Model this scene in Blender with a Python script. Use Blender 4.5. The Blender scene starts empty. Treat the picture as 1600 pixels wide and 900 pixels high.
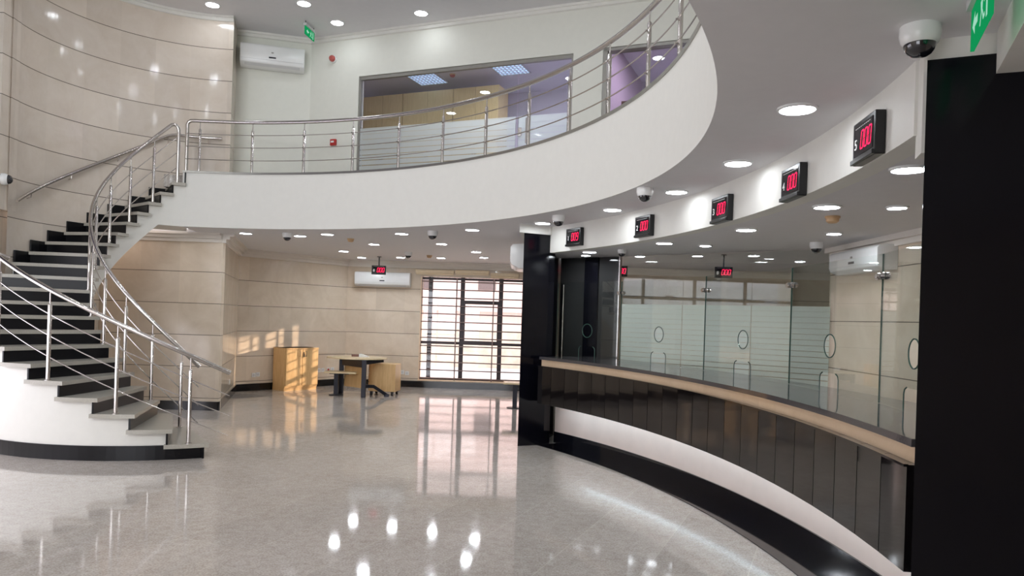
import bpy, bmesh, math, random
from mathutils import Vector, Matrix
random.seed(7)
PI = math.pi
sc = bpy.context.scene
C = sc.collection

# ------------------------------------------------------------------ camera
F, Y0, RO, H = 1150.0, 497.0, 0.032, 1.6      # focal px, principal row, roll, eye height (1600x900 frame)
cam_d = bpy.data.cameras.new('camera')
cam = bpy.data.objects.new('camera', cam_d); C.objects.link(cam)
cam_d.sensor_width = 36; cam_d.lens = F*36/1600; cam_d.shift_y = (Y0-450)/1600
cam_d.clip_start = .05; cam_d.clip_end = 300
cr, sr = math.cos(RO), math.sin(RO)
cam.matrix_world = Matrix(((cr, -sr, 0, 0), (0, 0, -1, 0), (sr, cr, 0, H), (0, 0, 0, 1)))
sc.camera = cam

# ------------------------------------------------------------------ colour management, world, sun
vs = sc.view_settings
sc.display_settings.display_device = 'sRGB'
vs.view_transform = 'Standard'; vs.look = 'None'; vs.gamma = 1; vs.use_curve_mapping = False
vs.exposure = 0.3
sc.cycles.use_denoising = True
sc.cycles.max_bounces = 10; sc.cycles.transparent_max_bounces = 24
sc.cycles.glossy_bounces = 6; sc.cycles.diffuse_bounces = 5
sc.cycles.sample_clamp_indirect = 5
sc.cycles.caustics_reflective = False; sc.cycles.caustics_refractive = False
sc.cycles.blur_glossy = .3

SKY = 2.2
SUN = 6.0
DOWN = 80.0          # radiance of a downlight diffuser
w = bpy.data.worlds.new('sky'); sc.world = w; w.use_nodes = True
w.node_tree.nodes['Background'].inputs[0].default_value = (1.0, .93, .93, 1)
w.node_tree.nodes['Background'].inputs[1].default_value = SKY

def lamp(name, kind, loc, energy, color, direction=None, size=(1, 1)):
    d = bpy.data.lights.new(name, kind); d.energy = energy; d.color = color
    o = bpy.data.objects.new(name, d); C.objects.link(o); o.location = loc
    if kind == 'AREA':
        d.shape = 'RECTANGLE'; d.size, d.size_y = size
    if direction is not None:
        o.rotation_euler = Vector(direction).to_track_quat('-Z', 'Y').to_euler()
    return o
sun = lamp('sun', 'SUN', (14, 22, 9), SUN, (1.0, .76, .55), (-.92, -.335, -.155)); sun.data.angle = .009
# daylight entering through the glazed entrance behind the viewer and the glazing of the left wall
lamp('entrance_daylight', 'AREA', (-3.6, -2.72, 1.55), 85, (.80, .89, 1.0), (0, 1, .05), (4.2, 2.5))
lamp('upper_front_daylight', 'AREA', (-3.6, -2.72, 4.7), 310, (.90, .96, 1.0), (0, 1, 0), (4.2, 2.2))
lamp('side_door_daylight', 'AREA', (-6.75, 5.6, 1.5), 27, (.55, .66, 1.0), (1, .1, 0), (4.4, 2.3))

# ------------------------------------------------------------------ photo pixel -> place
def ray(x, y):
    dx, dy = x-800, y-Y0
    return Vector((cr*dx+sr*dy, F, -(-sr*dx+cr*dy)))
def at_z(x, y, z):
    r = ray(x, y); t = (z-H)/r.z
    return Vector((r.x*t, r.y*t, z))
def at_wall(x, y, p, q):
    r = ray(x, y); dx, dy = q[0]-p[0], q[1]-p[1]
    t = (p[0]*dy-p[1]*dx)/(r.x*dy-r.y*dx)
    return Vector((r.x*t, r.y*t, H+r.z*t))
def at_cyl(x, y, c, rad):
    r = ray(x, y); a = r.x**2+r.y**2; b = -2*(r.x*c[0]+r.y*c[1]); k = c[0]**2+c[1]**2-rad**2
    t = (-b+math.sqrt(b*b-4*a*k))/(2*a)
    return Vector((r.x*t, r.y*t, H+r.z*t))

# ------------------------------------------------------------------ materials
def nodes(name):
    m = bpy.data.materials.new(name); m.use_nodes = True
    nt = m.node_tree; b = nt.nodes['Principled BSDF']
    return m, nt, b
def lin(c):
    return tuple(((v/255)/12.92 if v/255 <= .04045 else ((v/255+.055)/1.055)**2.4) for v in c)+(1,)
def mat(name, rgb, rough=.5, metal=0, var=.04, scale=12, spec=.5, coat=0, emit=None, es=0):
    m, nt, b = nodes(name); N, L = nt.nodes, nt.links
    b.inputs['Roughness'].default_value = rough; b.inputs['Metallic'].default_value = metal
    b.inputs['Specular IOR Level'].default_value = spec
    b.inputs['Coat Weight'].default_value = coat; b.inputs['Coat Roughness'].default_value = .04
    c = lin(rgb)
    tc = N.new('ShaderNodeTexCoord'); nz = N.new('ShaderNodeTexNoise'); nz.inputs['Scale'].default_value = scale
    nz.inputs['Detail'].default_value = 3
    L.new(tc.outputs['Object'], nz.inputs['Vector'])
    mp = N.new('ShaderNodeMapRange'); mp.inputs['From Min'].default_value = .3; mp.inputs['From Max'].default_value = .7
    mp.inputs['To Min'].default_value = 1-var; mp.inputs['To Max'].default_value = 1+var
    L.new(nz.outputs['Fac'], mp.inputs['Value'])
    mx = N.new('ShaderNodeVectorMath'); mx.operation = 'SCALE'; mx.inputs[0].default_value = c[:3]
    L.new(mp.outputs[0], mx.inputs['Scale']); L.new(mx.outputs[0], b.inputs['Base Color'])
    if emit:
        b.inputs['Emission Color'].default_value = lin(emit); b.inputs['Emission Strength'].default_value = es
    return m
def mathn(nt, op, a, b=None, c=None):
    n = nt.nodes.new('ShaderNodeMath'); n.operation = op
    for i, v in enumerate((a, b, c)):
        if v is None: continue
        if isinstance(v, (int, float)): n.inputs[i].default_value = v
        else: nt.links.new(v, n.inputs[i])
    return n.outputs[0]
def mixc(nt, fac, a, b, mode='MIX'):
    n = nt.nodes.new('ShaderNodeMix'); n.data_type = 'RGBA'; n.blend_type = mode
    if isinstance(fac, (int, float)): n.inputs[0].default_value = fac
    else: nt.links.new(fac, n.inputs[0])
    for i, v in ((6, a), (7, b)):
        if isinstance(v, tuple): n.inputs[i].default_value = v
        else: nt.links.new(v, n.inputs[i])
    return n.outputs[2]
def noise(nt, vec, scale, detail=4, rough=.6, dist=0):
    n = nt.nodes.new('ShaderNodeTexNoise'); n.inputs['Scale'].default_value = scale
    n.inputs['Detail'].default_value = detail; n.inputs['Roughness'].default_value = rough; n.inputs['Distortion'].default_value = dist
    nt.links.new(vec, n.inputs['Vector']); return n.outputs['Fac']
def ramp(nt, val, stops):
    n = nt.nodes.new('ShaderNodeValToRGB'); e = n.color_ramp.elements
    e[0].position, e[0].color = stops[0]; e[1].position, e[1].color = stops[1]
    for p, c in stops[2:]:
        k = e.new(p); k.color = c
    nt.links.new(val, n.inputs[0]); return n.outputs[0]

def stone_wall(name, base, var):
    """polished beige marble slabs in 0.495 m courses with dark horizontal joints and slab-to-slab colour change"""
    m, nt, b = nodes(name); N, L = nt.nodes, nt.links
    tc = N.new('ShaderNodeTexCoord'); sp = N.new('ShaderNodeSeparateXYZ'); L.new(tc.outputs['Object'], sp.inputs[0])
    zc = mathn(nt, 'DIVIDE', mathn(nt, 'SUBTRACT', sp.outputs['Z'], .68), .495)
    zf = mathn(nt, 'FRACT', mathn(nt, 'ADD', zc, 20)); zi = mathn(nt, 'FLOOR', zc)
    u = mathn(nt, 'ADD', sp.outputs['X'], mathn(nt, 'MULTIPLY', sp.outputs['Y'], .83))
    ui = mathn(nt, 'FLOOR', mathn(nt, 'DIVIDE', u, .62))
    cb = N.new('ShaderNodeCombineXYZ'); L.new(ui, cb.inputs[0]); L.new(zi, cb.inputs[1])
    wn = N.new('ShaderNodeTexWhiteNoise'); wn.noise_dimensions = '3D'; L.new(cb.outputs[0], wn.inputs['Vector'])
    n1 = noise(nt, tc.outputs['Object'], 1.7, 8, .6, 1.2)
    n2 = noise(nt, tc.outputs['Object'], 9, 5, .7, .6)
    c0 = lin(base); k = 1-var
    dark = (c0[0]*k, c0[1]*k*.97, c0[2]*k*.93, 1); light = (c0[0]*(1+var*.6), c0[1]*(1+var*.6), c0[2]*(1+var*.62), 1)
    col = ramp(nt, n1, [(.35, dark), (.65, light)])
    col = mixc(nt, .25, col, ramp(nt, n2, [(.3, dark), (.7, light)]))
    sl = mathn(nt, 'MULTIPLY_ADD', wn.outputs['Value'], .13, .935)
    sv = N.new('ShaderNodeVectorMath'); sv.operation = 'SCALE'; L.new(col, sv.inputs[0]); L.new(sl, sv.inputs['Scale'])
    joint = mathn(nt, 'LESS_THAN', zf, .018)
    col = mixc(nt, joint, sv.outputs[0], lin((96, 84, 70)))
    L.new(col, b.inputs['Base Color'])
    b.inputs['Roughness'].default_value = .14; b.inputs['Specular IOR Level'].default_value = .5
    rg = mathn(nt, 'MULTIPLY_ADD', joint, .5, .11); L.new(rg, b.inputs['Roughness'])
    bp = N.new('ShaderNodeBump'); bp.inputs['Strength'].default_value = .6; bp.inputs['Distance'].default_value = .006
    L.new(mathn(nt, 'SUBTRACT', 1.0, joint), bp.inputs['Height']); L.new(bp.outputs[0], b.inputs['Normal'])
    return m

def granite_floor():
    m, nt, b = nodes('polished_granite_floor'); N, L = nt.nodes, nt.links
    tc = N.new('ShaderNodeTexCoord'); mp = N.new('ShaderNodeMapping'); mp.vector_type = 'POINT'
    mp.inputs['Rotation'].default_value = (0, 0, math.radians(23.5))
    L.new(tc.outputs['Object'], mp.inputs['Vector'])
    sp = N.new('ShaderNodeSeparateXYZ'); L.new(mp.outputs[0], sp.inputs[0])
    def joints(v, off, size, wd):
        f = mathn(nt, 'FRACT', mathn(nt, 'ADD', mathn(nt, 'DIVIDE', mathn(nt, 'SUBTRACT', v, off), size), 50))
        return mathn(nt, 'LESS_THAN', f, wd/size)
    j = mathn(nt, 'MAXIMUM', joints(sp.outputs['X'], -1.67, .61, .006), joints(sp.outputs['Y'], .2, 1.2, .005))
    ix = mathn(nt, 'FLOOR', mathn(nt, 'DIVIDE', mathn(nt, 'SUBTRACT', sp.outputs['X'], -1.67), .61))
    iy = mathn(nt, 'FLOOR', mathn(nt, 'DIVIDE', mathn(nt, 'SUBTRACT', sp.outputs['Y'], .2), 1.2))
    cb = N.new('ShaderNodeCombineXYZ'); L.new(ix, cb.inputs[0]); L.new(iy, cb.inputs[1])
    wn = N.new('ShaderNodeTexWhiteNoise'); wn.noise_dimensions = '3D'; L.new(cb.outputs[0], wn.inputs['Vector'])
    big = noise(nt, tc.outputs['Object'], 1.3, 6, .62, .8)
    mid = noise(nt, tc.outputs['Object'], 14, 6, .75, .4)
    fine = noise(nt, tc.outputs['Object'], 75, 3, .6)
    col = ramp(nt, big, [(.3, lin((180, 171, 161))), (.72, lin((208, 200, 191)))])
    col = mixc(nt, .45, col, ramp(nt, mid, [(.32, lin((154, 141, 128))), (.62, lin((216, 210, 204)))]))
    col = mixc(nt, .30, col, ramp(nt, fine, [(.36, lin((112, 101, 90))), (.62, lin((222, 216, 209)))]))
    sv = N.new('ShaderNodeVectorMath'); sv.operation = 'SCALE'; L.new(col, sv.inputs[0])
    L.new(mathn(nt, 'MULTIPLY_ADD', wn.outputs['Value'], .10, .95), sv.inputs['Scale'])
    col = mixc(nt, mathn(nt, 'MULTIPLY', j, .55), sv.outputs[0], lin((215, 208, 196)))
    L.new(col, b.inputs['Base Color'])
    rg = mathn(nt, 'MULTIPLY_ADD', big, .05, .035); L.new(rg, b.inputs['Roughness'])
    b.inputs['IOR'].default_value = 1.62; b.inputs['Specular IOR Level'].default_value = .5
    bp = N.new('ShaderNodeBump'); bp.inputs['Strength'].default_value = .012; bp.inputs['Distance'].default_value = .02
    L.new(noise(nt, tc.outputs['Object'], 3.5, 2, .5), bp.inputs['Height']); L.new(bp.outputs[0], b.inputs['Normal'])
    return m

def black_granite(name, rgb=(16, 16, 22), rough=.06, speck=.5, spec=.5):
    m, nt, b = nodes(name); N, L = nt.nodes, nt.links
    tc = N.new('ShaderNodeTexCoord')
    f = noise(nt, tc.outputs['Object'], 160, 2, .5)
    c = lin(rgb); hi = tuple(min(1, v*(1+1.6*speck)) for v in c[:3])+(1,)
    L.new(ramp(nt, f, [(.55, c), (.75, hi)]), b.inputs['Base Color'])
    b.inputs['Roughness'].default_value = rough; b.inputs['Specular IOR Level'].default_value = spec
    return m

def wood(name, a, d, rough=.35, sc_=(14, 14, 1.3)):
    m, nt, b = nodes(name); N, L = nt.nodes, nt.links
    tc = N.new('ShaderNodeTexCoord'); mp = N.new('ShaderNodeMapping'); mp.inputs['Scale'].default_value = sc_
    L.new(tc.outputs['Object'], mp.inputs['Vector'])
    n = noise(nt, mp.outputs[0], 2.6, 6, .65, .5)
    L.new(ramp(nt, n, [(.3, lin(d)), (.68, lin(a))]), b.inputs['Base Color'])
    b.inputs['Roughness'].default_value = rough
    return m

def glass(name, tint=(.93, .97, .95), refl=1.0, ior=1.5):
    m = bpy.data.materials.new(name); m.use_nodes = True; nt = m.node_tree; N, L = nt.nodes, nt.links
    N.clear(); out = N.new('ShaderNodeOutputMaterial')
    tr = N.new('ShaderNodeBsdfTransparent'); tr.inputs[0].default_value = tint+(1,)
    gl = N.new('ShaderNodeBsdfGlossy'); gl.inputs['Roughness'].default_value = .015; gl.inputs[0].default_value = (1, 1, 1, 1)
    fr = N.new('ShaderNodeFresnel'); ge = N.new('ShaderNodeNewGeometry')
    L.new(mathn(nt, 'MULTIPLY_ADD', ge.outputs['Backfacing'], 1/ior-ior, ior), fr.inputs['IOR'])
    mx = N.new('ShaderNodeMixShader')
    L.new(mathn(nt, 'MINIMUM', mathn(nt, 'MULTIPLY', fr.outputs[0], refl), .95), mx.inputs[0])
    L.new(tr.outputs[0], mx.inputs[1]); L.new(gl.outputs[0], mx.inputs[2]); L.new(mx.outputs[0], out.inputs[0])
    return m

def frosted(name, zlow, ztop, pitch, rgb=(.70, .83, .76), gap=.10, alpha=.72):
    """etched film: milky bands with clear lines between them"""
    m = bpy.data.materials.new(name); m.use_nodes = True; nt = m.node_tree; N, L = nt.nodes, nt.links
    N.clear(); out = N.new('ShaderNodeOutputMaterial')
    tc = N.new('ShaderNodeTexCoord'); sp = N.new('ShaderNodeSeparateXYZ'); L.new(tc.outputs['Object'], sp.inputs[0])
    rel = mathn(nt, 'DIVIDE', mathn(nt, 'SUBTRACT', sp.outputs['Z'], zlow), ztop-zlow)
    f = mathn(nt, 'FRACT', mathn(nt, 'DIVIDE', mathn(nt, 'SUBTRACT', sp.outputs['Z'], zlow-5), pitch))
    gapw = mathn(nt, 'MULTIPLY_ADD', mathn(nt, 'SUBTRACT', 1.0, rel), gap, .02)
    line = mathn(nt, 'LESS_THAN', f, gapw)
    df = N.new('ShaderNodeBsdfDiffuse'); df.inputs[0].default_value = rgb+(1,)
    tl = N.new('ShaderNodeBsdfTranslucent'); tl.inputs[0].default_value = rgb+(1,)
    a = N.new('ShaderNodeMixShader'); a.inputs[0].default_value = .45; L.new(df.outputs[0], a.inputs[1]); L.new(tl.outputs[0], a.inputs[2])
    tr = N.new('ShaderNodeBsdfTransparent')
    mx = N.new('ShaderNodeMixShader')
    L.new(mathn(nt, 'MULTIPLY', mathn(nt, 'SUBTRACT', 1.0, line), alpha), mx.inputs[0])
    L.new(tr.outputs[0], mx.inputs[1]); L.new(a.outputs[0], mx.inputs[2]); L.new(mx.outputs[0], out.inputs[0])
    return m
def emit(name, rgb, s):
    m = bpy.data.materials.new(name); m.use_nodes = True; nt = m.node_tree; N, L = nt.nodes, nt.links
    N.clear(); out = N.new('ShaderNodeOutputMaterial'); e = N.new('ShaderNodeEmission')
    e.inputs[0].default_value = lin(rgb); e.inputs[1].default_value = s; L.new(e.outputs[0], out.inputs[0]); return m

M = dict(
    floor=granite_floor(),
    stone=stone_wall('beige_marble', (219, 205, 187), .09),
    stone_up=stone_wall('beige_marble_pale', (224, 214, 202), .07),
    paint=mat('white_paint', (226, 225, 219), .55, var=.012),
    paint_cool=mat('white_wall_paint', (224, 225, 216), .6, var=.012),
    ceil=mat('ceiling_paint', (222, 221, 223), .7, var=.012),
    cornice=mat('cornice_paint', (232, 226, 218), .5, var=.012),
    black=black_granite('black_granite'),
    blackcol=black_granite('black_granite_column', (9, 9, 16), .14, spec=.28),
    counter_black=black_granite('black_granite_counter', (20, 17, 18), .05),
    darkglass=black_granite('dark_tinted_panel', (52, 52, 52), .05, speck=.1),
    skirt=black_granite('black_skirting', (17, 16, 18), .10),
    tread=black_granite('grey_granite_tread', (172, 168, 158), .25, speck=.25),
    riser=black_granite('black_riser', (12, 12, 16), .30, spec=.3),
    worktop=black_granite('dark_granite_worktop', (70, 68, 70), .06, speck=.25),
    strip=stone_wall('cream_marble_strip', (222, 196, 166), .08),
    plinth=mat('white_marble', (226, 206, 196), .15, var=.05, scale=3),
    steel=mat('stainless_steel', (205, 200, 196), .19, 1, var=.02),
    alu=mat('brushed_aluminium', (168, 166, 160), .32, .9, var=.03),
    brown=mat('brown_grille_paint', (122, 104, 100), .4, .3, var=.04),
    mull=mat('dark_window_frame', (44, 30, 34), .35, .2, var=.05),
    jamb=mat('cream_window_lining', (226, 200, 170), .5, var=.03),
    blind=mat('beige_blind_cassette', (232, 214, 182), .5, var=.03),
    plastic=mat('white_plastic', (232, 233, 232), .25, var=.01),
    plastic2=mat('pale_grey_plastic', (205, 206, 206), .35, var=.01),
    darkplastic=mat('black_plastic', (20, 20, 22), .3, var=.02),
    dome=mat('smoked_dome', (18, 18, 26), .06, var=.02, coat=1),
    beigeplastic=mat('yellowed_plastic', (205, 170, 128), .4, var=.03),
    red=mat('red_plastic', (176, 44, 40), .35, var=.03),
    pinkred=mat('red_beacon_lens', (182, 90, 84), .25, var=.03),
    wood=wood('beech_laminate', (226, 190, 138), (206, 166, 112)),
    woodtop=wood('beech_top', (238, 220, 184), (226, 204, 164), .25, (3, 14, 14)),
    woodup=wood('pale_oak_doors', (214, 192, 144), (196, 172, 122)),
    brownwood=wood('brown_cupboard', (126, 82, 66), (104, 64, 50)),
    metalblack=mat('dark_grey_steel', (44, 44, 52), .35, .5, var=.03),
    lav=mat('lavender_paint', (218, 215, 228), .7, var=.02),
    lav2=mat('mauve_paint', (188, 168, 192), .7, var=.03),
    jambgrey=mat('grey_aluminium_jamb', (150, 148, 142), .4, .4, var=.03),
    glass=glass('clear_glass', (.955, .975, .962), 1.0),
    glassup=glass('office_glass', (.93, .95, .95), 1.6),
    glasswin=glass('window_glass', (.97, .97, .97), .8),
    film=frosted('etched_film', .2, 1.83, .062, (.93, 1.0, .93), .24, .84),
    filmup=frosted('etched_film_upstairs', 3.55, 4.6, .085, (.80, .87, .85), .22, .78),
    edge=mat('green_glass_edge', (58, 84, 76), .1, var=.02),
    led=emit('led_diffuser', (240, 247, 255), DOWN*1.1),
    led_soft=emit('led_diffuser_soft', (244, 249, 255), DOWN*.33),
    strip_led=emit('cool_led_strip', (205, 238, 255), 13),
    digit=emit('red_led_digit', (255, 36, 84), 2.6),
    numeral=mat('white_print_glow', (232, 232, 232), .5, var=.01, emit=(255, 255, 255), es=.25),  # white numerals with a faint glow of their own added
    exit=emit('green_exit_panel', (30, 205, 120), .38),
    exitwhite=emit('white_exit_pictogram', (190, 255, 225), .55),
    louver=emit('office_troffer_louvre', (190, 220, 255), 1.6),
    facade=mat('pink_render', (236, 216, 212), .9, var=.05, scale=1.5),
    facade2=mat('facade_window', (120, 108, 110), .4, var=.05),
    road=mat('pale_road', (232, 226, 226), .9, var=.06, scale=.8),
    rubble=mat('pale_boundary_wall', (226, 214, 200), .95, var=.16, scale=3),
)

# ------------------------------------------------------------------ mesh builder
class MB:
    def __init__(s): s.v = []; s.f = []
    def add(s, vs, fs):
        o = len(s.v); s.v += [tuple(p) for p in vs]; s.f += [tuple(i+o for i in f) for f in fs]; return s
    def box(s, c, d, rz=0, rx=0):
        m = Matrix.Rotation(rz, 3, 'Z') @ Matrix.Rotation(rx, 3, 'X')
        P = [Vector(c)+m @ Vector((d[0]/2*i, d[1]/2*j, d[2]/2*k)) for i in (-1, 1) for j in (-1, 1) for k in (-1, 1)]
        return s.add(P, [(0, 1, 3, 2), (4, 6, 7, 5), (0, 4, 5, 1), (2, 3, 7, 6), (0, 2, 6, 4), (1, 5, 7, 3)])
    def bar(s, p, q, wd, h):       # box along p->q (horizontal-ish), wd sideways, h up
        p, q = Vector(p), Vector(q); d = q-p; n = d.normalized()
        a = n.cross(Vector((0, 0, 1)))
        a = a.normalized() if a.length > 1e-4 else Vector((1, 0, 0))
        u = a.cross(n)
        P = [e+a*wd/2*i+u*h/2*k for e in (p, q) for i in (-1, 1) for k in (-1, 1)]
        return s.add(P, [(0, 1, 3, 2), (4, 6, 7, 5), (0, 4, 5, 1), (2, 3, 7, 6), (0, 2, 6, 4), (1, 5, 7, 3)])
    def prism(s, poly, z0, z1):
        n = len(poly); P = [(x, y, z0) for x, y in poly]+[(x, y, z1) for x, y in poly]
        return s.add(P, [tuple(reversed(range(n))), tuple(range(n, 2*n))]+[(i, (i+1) % n, n+(i+1) % n, n+i) for i in range(n)])
    def sheet(s, pts, z0, z1):     # open vertical strip through points
        n = len(pts); P = [(p[0], p[1], z0) for p in pts]+[(p[0], p[1], z1) for p in pts]
        return s.add(P, [(i, i+1, n+i+1, n+i) for i in range(n-1)])
    def ribbon(s, a, b):           # quads between two equal-length point lists
        n = len(a); return s.add(list(a)+list(b), [(i, i+1, n+i+1, n+i) for i in range(n-1)])
    def band(s, c, r0, r1, z0, z1, a0, a1, n=48, rf=lambda t: 0):   # closed arc solid
        A = [a0+(a1-a0)*i/n for i in range(n+1)]
        ring = lambda r, z: [(c[0]+(r+rf(t))*math.cos(t), c[1]+(r+rf(t))*math.sin(t), z) for t in A]
        P = ring(r0, z0)+ring(r1, z0)+ring(r1, z1)+ring(r0, z1); k = n+1; fs = []
        for i in range(n):
            for q in range(4):
                w_ = (q+1) % 4
                fs.append((q*k+i, q*k+i+1, w_*k+i+1, w_*k+i))
        fs += [(0, k, 2*k, 3*k), (n, 3*k+n, 2*k+n, k+n)]
        return s.add(P, fs)
    def tube(s, pts, r, seg=10, caps=True):
        pts = [Vector(p) for p in pts]; n = len(pts); P = []; fs = []; up = None
        for i, p in enumerate(pts):
            d = (pts[min(i+1, n-1)]-pts[max(i-1, 0)]).normalized()
            if up is None:
                up = Vector((0, 0, 1)) if abs(d.z) < .9 else Vector((1, 0, 0))
            a = d.cross(up)
            if a.length < 1e-5: a = d.cross(Vector((0, 1, 0)))
            a.normalize(); b = a.cross(d).normalized(); up = b
            for k in range(seg):
                t = 2*PI*k/seg; P.append(p+(a*math.cos(t)+b*math.sin(t))*r)
        for i in range(n-1):
            for k in range(seg):
                j = (k+1) % seg; fs.append((i*seg+k, i*seg+j, (i+1)*seg+j, (i+1)*seg+k))
        if caps: fs += [tuple(reversed(range(seg))), tuple(range((n-1)*seg, n*seg))]
        return s.add(P, fs)
    def lathe(s, prof, seg=20, c=(0, 0, 0), flip=False):   # profile [(r,z)] round the z axis
        P = []; fs = []; n = len(prof)
        for r, z in prof:
            for k in range(seg):
                t = 2*PI*k/seg; P.append((c[0]+r*math.cos(t), c[1]+r*math.sin(t), c[2]+z))
        for i in range(n-1):
            for k in range(seg):
                j = (k+1) % seg; fs.append((i*seg+k, i*seg+j, (i+1)*seg+j, (i+1)*seg+k))
        if prof[0][0] > 1e-4: fs.append(tuple(reversed(range(seg))))
        if prof[-1][0] > 1e-4: fs.append(tuple(range((n-1)*seg, n*seg)))
        return s.add(P, fs)
    def build(s, name, m, parent=None, smooth=False, bevel=0, kind=None, label=None):
        me = bpy.data.meshes.new(name); me.from_pydata(s.v, [], s.f)
        bm = bmesh.new(); bm.from_mesh(me)
        bmesh.ops.remove_doubles(bm, verts=bm.verts, dist=1e-5)
        bmesh.ops.recalc_face_normals(bm, faces=bm.faces)
        if bevel:
            ed = [e for e in bm.edges if len(e.link_faces) == 2 and e.calc_face_angle(0) > .6]
            bmesh.ops.bevel(bm, geom=ed, offset=bevel, segments=2, affect='EDGES', profile=.6)
        bm.to_mesh(me); bm.free()
        if smooth:
            me.shade_smooth()
            try: me.set_sharp_from_angle(angle=math.radians(38))
            except Exception: pass
        me.materials.append(m)
        o = bpy.data.objects.new(name, me); C.objects.link(o)
        if parent: o.parent = parent
        if kind: o['kind'] = kind
        if label: o['label'] = label
        return o
def struct(mb, name, m, smooth=False): return mb.build(name, m, None, smooth, kind='structure')
def thing(name, label, cat, loc=(0, 0, 0), rz=0, group=None):
    o = bpy.data.objects.new(name, None); C.objects.link(o); o.empty_display_size = .1
    o.location = loc; o.rotation_euler = (0, 0, rz); o['label'] = label; o['category'] = cat
    if group: o['group'] = group
    return o
def tag(o, label, cat, group=None):
    o['label'] = label; o['category'] = cat
    if group: o['group'] = group
    return o
def dup(root, loc, rz, label, group=None):
    def cp(o, par):
        c = o.copy(); C.objects.link(c)
        if par: c.parent = par
        for ch in [x for x in o.children]: cp(ch, c)
        return c
    r = cp(root, None); r.location = loc; r.rotation_euler = (0, 0, rz); r['label'] = label
    if group: r['group'] = group
    return r
def ring(c, r, a0, a1, n, z=None):
    A = [a0+(a1-a0)*i/n for i in range(n+1)]
    return [(c[0]+r*math.cos(t), c[1]+r*math.sin(t)) if z is None else (c[0]+r*math.cos(t), c[1]+r*math.sin(t), z) for t in A]
R = math.radians
def arr(a):            # atrium edge radius, eased in at its left end to run into the stair side
    t = min(max((a-R(84))/R(9.05), 0), 1); return AR-.012*t*t*(3-2*t)
def circ_x(c, r, y): return c[0]+math.sqrt(r*r-(y-c[1])**2)

# ------------------------------------------------------------------ plan constants
A0, AR = (-4.37, 5.16), 5.56           # atrium opening
ZS, ZT, ZU = 2.775, 3.562, 6.15        # soffit, balcony top, atrium ceiling
CC = (-7.13, 4.29)                     # teller counter arc centre (edge r 8.95)
FC, FR = (-6.74, 4.69), 8.59           # fascia over the counter
ZF = 2.45                              # underside of that fascia / teller ceiling
S, RI, RO_ = (-4.437, 9.74), .985, 2.26  # stair centre, inner and outer radius
W, WR = (-4.4, 9.5), 1.95              # curved stair wall
RIS = .1619
th = lambda k: R(311.94-9.087*k)          # nosing angle of tread k
A_wall, N_wall, B_wall = (-4.57, 11.55), (-5.33, 14.29), (-3.69, 16.38)
def Cy(x): return 16.38-.04*(x+3.69)
P0, T, NN = Vector((-3.49, 12.3)), Vector((.9285, -.3714)), Vector((.3714, .9285))   # upstairs glass wall
def up(s, d=0): q = P0+T*s+NN*d; return (q.x, q.y)
K = (1.637, 2.96)                      # front left corner of the big black column
XR = 3.42                              # right wall of the teller area

# ------------------------------------------------------------------ STRUCTURE
struct(MB().prism([(-8, -3.4), (8, -3.4), (8, 16.7), (-8, 16.7)], -.15, 0), 'floor', M['floor'])
aE = math.asin((3.25-CC[1])/9.2); aW = math.asin((9.30-CC[1])/9.2)
struct(MB().band(CC, 9.03, 9.37, 0, .006, math.asin((3.0-CC[1])/9.2), math.asin((9.42-CC[1])/9.2), 48), 'trim_1', M['black'])   # dark floor border along the counter

# hall ceiling ring under the balcony
a_hi, a_lo = R(94.9), R(-88)
mb = MB()
inner = [(A0[0]+arr(t)*math.cos(t), A0[1]+arr(t)*math.sin(t)) for t in [a_hi+(a_lo-a_hi)*i/160 for i in range(161)]]; outer = [(-4.7, 17), (8.5, 17), (8.5, -3.6), (-4.2, -3.6)]
def outward(p):
    d = Vector(p)-Vector(A0); d.normalize(); q = Vector(A0)+d*16
    return (q.x, q.y)
mb.ribbon([(x, y, ZS) for x, y in inner], [outward(p)+(ZS,) for p in inner])
mb.prism([(-4.84, 10.8), (-4.5, 10.8), (-4.5, 17), (-7, 17), (-7, 11.46), (-4.84, 11.46)], ZS+.003, ZS+.05)
struct(mb, 'ceiling_hall', M['ceil'])
struct(MB().band(A0, 0, .14, ZS+.002, ZT, a_hi, a_lo, 160, arr), 'wall_balcony', M['paint'], True)
struct(MB().band(A0, -.012, .2, ZT, ZT+.03, a_hi, a_lo, 160, arr), 'trim_2', M['alu'], True)     # steel-coloured edge strip on the balcony kerb
struct(MB().band(A0, AR+.1, 9.6, ZT-.2, ZT-.02, R(98), a_lo, 90), 'floor_balcony', M['floor'])
struct(MB().prism([(-8, -3.5), (8.5, -3.5), (8.5, 17), (-8, 17)], ZU, ZU+.15), 'ceiling_atrium', M['ceil'])

# lower walls
def wall(name, p, q, z0, z1, m, t=.12):
    d = Vector((q[0]-p[0], q[1]-p[1])).normalized(); n = Vector((-d.y, d.x))*t
    return struct(MB().prism([p, q, (q[0]+n.x, q[1]+n.y), (p[0]+n.x, p[1]+n.y)], z0, z1), name, m)
wall('wall_stairwell', (-7.2, 11.45), A_wall, 0, ZS, M['stone'])
wall('wall_recess', (A_wall[0]-.002, A_wall[1]+.04), N_wall, 0, ZS, M['stone'], .12)
wall('wall_side', N_wall, B_wall, 0, ZS, M['stone'])
wx0, wx1, wz0, wz1 = -2.04, 1.45, .16, 2.46
mb = MB()
def wc(x0, x1, z0, z1): mb.prism([(x0, Cy(x0)), (x1, Cy(x1)), (x1, Cy(x1)+.28), (x0, Cy(x0)+.28)], z0, z1)
wc(-3.69, wx0, 0, ZS); wc(wx0, wx1, 0, wz0); wc(wx0, wx1, wz1, ZS); wc(wx1, 8.2, 0, ZS)
struct(mb, 'wall_back', M['stone'])
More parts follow.
